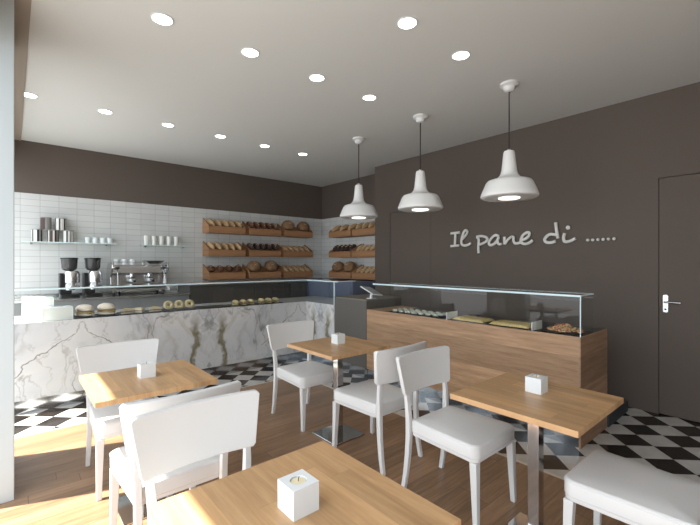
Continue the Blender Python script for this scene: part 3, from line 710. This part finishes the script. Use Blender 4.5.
for k in range(280):
    rr = math.sqrt(random.random()); a = random.uniform(0, 2 * PI); x = rr * 0.10 * math.cos(a); y = rr * 0.125 * math.sin(a)
    zt = 0.055 * (1 - rr) ; z = random.uniform(0.0, 1.0) * zt + 0.014
    mi = random.choice((0, 0, 1, 2)); s = random.uniform(0.008, 0.012)
    mtx = Matrix.Translation((x, y, z)) @ Matrix.Rotation(random.uniform(0, 3), 4, Vector((random.random(), random.random(), 1)).normalized()) @ Matrix.Diagonal((s, s * 1.25, s * .85, 1))
    r_ = bmesh.ops.create_icosphere(b, subdivisions=1, radius=1, matrix=mtx)
    for f in {f for v in r_['verts'] for f in v.link_faces}: f.material_index = mi
o = obj('mixed_sweets', b, [M['bit_tan'], M['bit_red'], M['bit_orange']], smooth=60, loc=(3.29, 1.225, WI)); tag(o, 'heap of small red, orange and tan sweets at the end of the oak counter', 'sweets', kind='stuff')
for y, l in ((2.24, 'small frosted divider between the sugared pastries and the yellow slab'), (1.425, 'small frosted divider between the yellow slab and the sweets')):
    o = obj('case_divider', box(nb(), -0.09, 0.09, -0.003, 0.003, 0, 0.07), M['frost'], loc=(3.24, y, WT)); tag(o, l, 'divider', 'frosted dividers')

# ------------------------------------------------------------------ till screen
ts = thing('till_terminal', 'small white till screen on a stand on the grey cabinet', 'till', (3.27, 3.40, UZ + 0.0005))
obj('base', loft(nb(), [ring_at(rpoly([(-.05, -.05), (.05, -.05), (.05, .05), (-.05, .05)], .012), 0, 0), ring_at(rpoly([(-.05, -.05), (.05, -.05), (.05, .05), (-.05, .05)], .012), 0.01, 0.008)]), M['white_paint'], ts, smooth=40)
b = nb(); tube(b, [(0, 0, 0.008), (0.0, 0.0, 0.04), (0.0, -0.012, 0.075)], [0.022, 0.016, 0.014], 12); obj('stem', b, M['white_paint'], ts, smooth=60)
sc = obj('screen', box(nb(), -0.08, 0.08, -0.125, 0.125, -0.007, 0.007), M['white_paint'], ts, bevel=0.005, loc=(0, 0.0, 0.093)); sc.rotation_euler = (math.radians(20), math.radians(6), 0)
obj('display', box(nb(), -0.07, 0.07, -0.115, 0.115, 0.0072, 0.0082), mat('display_grey', hexc(170, 174, 176), 0.15), sc)

# ------------------------------------------------------------------ lettering on the right wall
def pix(u, v):       # pixel of the reference -> point on the right wall plane
    F = (math.sin(YAW), math.cos(YAW)); R = (math.cos(YAW), -math.sin(YAW))
    rx = 392 * F[0] + (u - 350) * R[0]; ry = 392 * F[1] + (u - 350) * R[1]; t = (XR - 0.022) / rx
    return (XR, ry * t, HC - t * (v - 262.5))
def smooth_path(p, n=5):
    out = []
    for i in range(len(p) - 1):
        p0 = p[max(i-1, 0)]; p1 = p[i]; p2 = p[i+1]; p3 = p[min(i+2, len(p)-1)]
        for k in range(n):
            t = k / n
            out.append(tuple(0.5 * ((2*b_) + (-a+c)*t + (2*a-5*b_+4*c-d_)*t*t + (-a+3*b_-3*c+d_)*t**3) for a, b_, c, d_ in zip(p0, p1, p2, p3)))
    out.append(tuple(p[-1])); return out
LET = {
 'I': (0, [[(45,105),(80,101),(115,98)], [(81,101),(79,150),(77,198)], [(45,204),(78,201),(112,198)]]),
 'l': (0, [[(126,158),(150,132),(171,105),(170,84),(155,82),(139,110),(128,158),(132,190),(155,199),(180,193),(203,180)]]),
 'p': (0, [[(247,131),(262,150),(261,190),(260,225),(262,258)], [(247,131),(285,125),(322,136),(328,158),(300,180),(270,190)]]),
 'a': (0, [[(418,128),(392,118),(362,142),(341,178),(352,195),(380,188),(405,162),(419,130)], [(419,130),(409,162),(416,186),(442,186)]]),
 'n': (0, [[(462,130),(463,160),(465,190)], [(465,186),(488,156),(517,132),(533,136),(534,163),(548,182),(575,179),(588,172)]]),
 'e': (0, [[(592,156),(625,146),(652,124),(656,102),(636,98),(606,120),(591,155),(600,181),(630,186),(660,175),(683,157)]]),
 'd': (1, [[(160,58),(165,100),(171,140),(178,182)], [(172,156),(118,150),(86,172),(75,195),(92,213),(130,214),(163,203)]]),
 'i': (1, [[(231,142),(222,172),(227,202),(247,209),(280,201),(315,182)]])}
sg = thing('wall_sign', 'silver grey handwritten style wall lettering reading Il pane di and six dots', 'sign', (XR, 2.1, 1.45))
for ch, (w, strokes) in LET.items():
    ox, oy = ((445, 220), (535, 215))[w]; b = nb()
    for i, s in enumerate(strokes):
        pts = [pix(ox + x / 7.78, oy + y / 7.78) for x, y in s]
        pts = smooth_path(pts); tube(b, [(XR - 0.021 - 0.0006 * i, y - 2.1 + 0, z - 1.45) for _, y, z in pts], 0.0165, 10, flat=(1, 0, 0))
    for v in b.verts: v.co.x = -0.022 + (v.co.x - (XR - 0.021)) * 0.7
    obj('letter', b, M['letter'], sg, smooth=60)
def disc(cx_, cy_, r, w, nm):
    ox, oy = ((445, 220), (535, 215))[w]; _, y, z = pix(ox + cx_ / 7.78, oy + cy_ / 7.78)
    b = nb(); prof = [(r * .8, -0.010), (r, -0.014), (r, -0.026), (r * .8, -0.031)]
    loft(b, [[(d, y - 2.1 + q * math.cos(2*PI*k/16), z - 1.45 + q * math.sin(2*PI*k/16)) for k in range(16)] for q, d in prof]); obj(nm, b, M['letter'], sg, smooth=50)
disc(257, 98, 0.022, 1, 'dot')
for cx_, cy_ in ((410,195),(448,194),(490,192),(530,190),(571,187),(615,185)): disc(cx_, cy_, 0.0145, 1, 'dot')

# ------------------------------------------------------------------ ceiling downlights
DL = [(0.116 + .594 * i, 4.59) for i in range(6)] + [(0.116 + .594 * i, 2.617) for i in range(1, 5)] + [(0.116 + .594 * i, 1.645) for i in (3, 4)]
dl0 = None; cnt = {4.59: 0, 2.617: 0, 1.645: 0}; tot = {4.59: 6, 2.617: 4, 1.645: 2}
rown = {4.59: 'the far row above the marble counter', 2.617: 'the middle row of four', 1.645: 'the near pair'}
for x, y in DL:
    i = cnt[y]; cnt[y] += 1
    lab = 'round recessed ceiling downlight, %s in %s' % (ordn(i, tot[y]), rown[y])
    if dl0 is None:
        dl0 = thing('ceiling_downlight', lab, 'ceiling light', (x, y, HCE), 0, 'recessed ceiling downlights')
        b = nb(); lathe(b, [(0.066, -0.0005), (0.066, -0.004), (0.058, -0.006), (0.056, -0.0005)], 32); obj('rim', b, M['white_paint'], dl0, smooth=40)
        obj('lens', lathe(nb(), [(0.0555, -0.001), (0.0555, -0.0045)], 32), M['glow'], dl0, smooth=40)
    else: dup(dl0, lab, (x, y, HCE))

# ------------------------------------------------------------------ pendants
def pendant(label, loc):
    t = thing('pendant_lamp', label, 'pendant lamp', loc, 0, 'white pendant lamps over the oak counter')
    zc = HCE - 1.90   # ceiling above the rim
    b = nb(); lathe(b, [(0.075, zc - 0.0005), (0.075, zc - 0.02), (0.05, zc - 0.03), (0.045, zc - 0.055), (0.035, zc - 0.065), (0.012, zc - 0.07)], 28); obj('ceiling_rose', b, M['lamp_white'], t, smooth=35)
    b = nb(); tube(b, [(0, 0, zc - 0.071), (0, 0, 0.42)], 0.005, 8); obj('cable', b, M['cable'], t)
    b = nb(); lathe(b, [(0.012, 0.419), (0.018, 0.414), (0.018, 0.405)], 16); obj('cable_grip', b, M['steel'], t, smooth=40)
    b = nb(); lathe(b, [(0.088, 0.004), (0.15, 0.001), (0.212, 0.0), (0.229, 0.008), (0.232, 0.022), (0.226, 0.042), (0.190, 0.128), (0.176, 0.146), (0.15, 0.155), (0.11, 0.165), (0.085, 0.182), (0.070, 0.205), (0.062, 0.235), (0.055, 0.30), (0.046, 0.385), (0.040, 0.40), (0.02, 0.4045)], 48)
    obj('lamp_shade', b, M['lamp_white'], t, smooth=35)
    obj('diffuser', lathe(nb(), [(0.086, 0.0035), (0.086, -0.003), (0.078, -0.006)], 32), M['glow_pend'], t, smooth=35)
    return t
pl = pendant('white bell shaped pendant lamp, largest in view, hanging nearest the handwritten sign', (3.20, 1.64, 1.90))
dup(pl, 'white bell shaped pendant lamp, the middle one of three', (3.21, 2.605, 1.90)); dup(pl, 'white bell shaped pendant lamp, smallest in view, in front of the bread shelves', (3.215, 3.565, 1.90))

# ------------------------------------------------------------------ tables
TH = 0.708
def make_table(label, loc):
    t = thing('cafe_table', label, 'table', loc, 0, 'square cafe tables')
    obj('tabletop', box(nb(), -0.289, 0.289, -0.289, 0.289, TH - 0.026, TH), M['wood_table'], t, bevel=0.0015)
    obj('column', box(nb(), -0.029, 0.029, -0.026, 0.026, 0.012, TH - 0.033), M['chrome'], t, bevel=0.002)
    obj('mounting_plate', box(nb(), -0.12, 0.12, -0.12, 0.12, TH - 0.0325, TH - 0.0265), M['dark_steel'], t)
    obj('base_plate', box(nb(), -0.147, 0.147, -0.147, 0.147, 0.002, 0.0115), M['chrome'], t, bevel=0.002)
    return t
t0 = make_table('square oak cafe table by the window in front of the marble counter', (0.578, 2.418, 0))
dup(t0, 'square oak cafe table near the grey till cabinet', (1.947, 2.40, 0)); dup(t0, 'square oak cafe table in front of the oak counter end', (1.926, 0.853, 0)); dup(t0, 'square oak cafe table in the foreground with the lit-looking candle holder seen from above', (0.567, 0.853, 0))
for o in list(C.objects):
    if o.name.startswith('cafe_table') and 'foreground' in o['label']: o['label'] = 'square oak cafe table in the foreground, cut off by the bottom of the picture'

def holder(label, loc):
    t = thing('candle_holder', label, 'candle holder', loc, 0, 'white cube candle holders on the tables'); s = 0.039
    b = nb(); n = 24; zt = 0.075
    # cube with a round well
    sq = []
    for k in range(n):
        a = 2 * PI * k / n; m_ = max(abs(math.cos(a)), abs(math.sin(a))); sq.append((s * math.cos(a) / m_, s * math.sin(a) / m_))
    loft(b, [[(x, y, 0) for x, y in sq], [(x, y, zt) for x, y in sq], [(0.022 * math.cos(2*PI*k/n), 0.022 * math.sin(2*PI*k/n), zt) for k in range(n)], [(0.022 * math.cos(2*PI*k/n), 0.022 * math.sin(2*PI*k/n), zt - 0.012) for k in range(n)]])
    obj('cube', b, M['white_paint'], t, smooth=30)
    cn = obj('candle', lathe(nb(), [(0.0195, zt - 0.0115), (0.0195, zt - 0.004), (0.017, zt - 0.0035)], 24), M['candle'], t, smooth=30)
    b = nb(); tube(b, [(0, 0, zt - 0.0035), (0.001, 0, zt + 0.004), (0.003, 0, zt + 0.008)], 0.001, 6); obj('wick', b, M['wick'], cn)
    return t
h0 = holder('white cube candle holder on the foreground table', (0.569, 0.868, TH + 0.0005))
dup(h0, 'white cube candle holder on the table by the window', (0.577, 2.436, TH + 0.0005)); dup(h0, 'white cube candle holder on the table near the grey till cabinet', (1.978, 2.438, TH + 0.0005)); dup(h0, 'white cube candle holder on the table by the oak counter end', (1.989, 0.877, TH + 0.0005))

# ------------------------------------------------------------------ chairs (face -y; origin under the seat centre)
def chair(label, loc, rz):
    t = thing('dining_chair', label, 'chair', loc, rz, 'white cafe chairs')
    out = rpoly([(-0.212, -0.228), (0.212, -0.228), (0.190, 0.212), (-0.190, 0.212)], [0.038, 0.038, 0.028, 0.028], 6)
    # bow the front edge
    out = [(x, y - 0.020 * (1 - (x / 0.212) ** 2) if y < -0.15 else y) for x, y in out]
    obj('seat_frame', loft(nb(), [ring_at(out, 0.008, 0.342), ring_at(out, 0.004, 0.345), ring_at(out, 0.004, 0.360)]), M['chair_white'], t, smooth=40)
    rings = [ring_at(out, 0.003, 0.3605), ring_at(out, 0.000, 0.364), ring_at(out, 0.000, 0.418), ring_at(out, 0.003, 0.425), ring_at(out, 0.012, 0.430), ring_at(out, 0.05, 0.435), ring_at(out, 0.10, 0.438), ring_at(out, 0.16, 0.4385)]
    sc_ = obj('seat', loft(nb(), rings), M['seat_white'], t, smooth=21)
    b = nb(); p = ring_at(out, 0.000, 0.4195); tube(b, p + [p[0]], 0.0028, 6); obj('piping', b, M['seat_white'], sc_, smooth=60)
    for s in (-1, 1):
        b = nb(); square_sweep(b, [(s * 0.193, -0.222, 0.0), (s * 0.189, -0.214, 0.18), (s * 0.186, -0.208, 0.3415)], [0.026, 0.033, 0.040], [0.026, 0.033, 0.040]); obj('leg', b, M['chair_white'], t, bevel=0.003)
        yz = [(0.268, 0.0), (0.250, 0.10), (0.236, 0.22), (0.230, 0.34), (0.231, 0.44), (0.237, 0.53), (0.245, 0.60), (0.255, 0.69)]
        xo = [0.186, 0.184, 0.182, 0.180, 0.182, 0.187, 0.190, 0.192]
        b = nb(); square_sweep(b, [(s * a, y, z) for a, (y, z) in zip(xo, yz)], [0.024, 0.026, 0.028, 0.030, 0.030, 0.029, 0.026, 0.022], [0.028, 0.030, 0.032, 0.032, 0.030, 0.026, 0.020, 0.016])
        obj('leg', b, M['chair_white'], t, bevel=0.003, smooth=30)
    # backrest
    b = nb(); nu, nv = 28, 8; zb, zt = 0.572, 0.797; wb, wt = 0.220, 0.254; rc = 0.014
    G = [[], []]
    for side in (0, 1):
        for i in range(nu + 1):
            u = -1 + 2 * i / nu; u = math.copysign(abs(u) ** 0.7, u); col = []
            dxe = (1 - abs(u)) * wt; cut = rc - math.sqrt(max(0, rc * rc - max(0, rc - dxe) ** 2))
            for j in range(nv + 1):
                v = j / nv; z = zb + cut + (zt - zb - 2 * cut) * v; vv = (z - zb) / (zt - zb)
                w = wb + (wt - wb) * vv; x = u * w
                y = 0.232 + 0.028 * vv + 0.030 * (1 - u * u) - 0.012 + (0.028 if side else 0)
                col.append(b.verts.new((x, y, z)))
            G[side].append(col)
    for side in (0, 1):
        g_ = G[side]
        for i in range(nu):
            for j in range(nv): b.faces.new((g_[i][j], g_[i+1][j], g_[i+1][j+1], g_[i][j+1]))
    A, B = G
    for i in range(nu):
        b.faces.new((A[i][0], A[i+1][0], B[i+1][0], B[i][0])); b.faces.new((A[i][nv], A[i+1][nv], B[i+1][nv], B[i][nv]))
    for j in range(nv):
        b.faces.new((A[0][j], A[0][j+1], B[0][j+1], B[0][j])); b.faces.new((A[nu][j], A[nu][j+1], B[nu][j+1], B[nu][j]))
    obj('backrest', b, M['chair_white'], t, bevel=0.004, smooth=35)
    return t
ch = chair('white dining chair behind the window table, against the marble counter', (0.568, 2.85, 0), 0)
for l, p, r in (('white dining chair between the grey till cabinet table and the marble counter', (1.962, 2.85, 0), 0),
                ('white dining chair tucked towards the window table, seen from behind past another backrest', (0.570, 2.01, 0), PI),
                ('white dining chair with its broad backrest overhanging the foreground table', (0.567, 1.305, 0), 0),
                ('white dining chair facing the till cabinet table, back to back with another chair', (1.975, 2.02, 0), PI),
                ('white dining chair facing the table by the oak counter end, its whole seat in view', (1.962, 1.300, 0), 0),
                ('white dining chair at the bottom right, only seat and legs in the picture', (2.0, 0.450, 0), PI)):
    dup(ch, l, p, rz=r)

# ------------------------------------------------------------------ layout units -> metres
done = set()
for o in C.objects:
    if o.type == 'CAMERA': continue
    o.location = Vector(o.location) * K
    if o.type == 'MESH' and o.data.name not in done:
        done.add(o.data.name); o.data.transform(Matrix.Scale(K, 4))
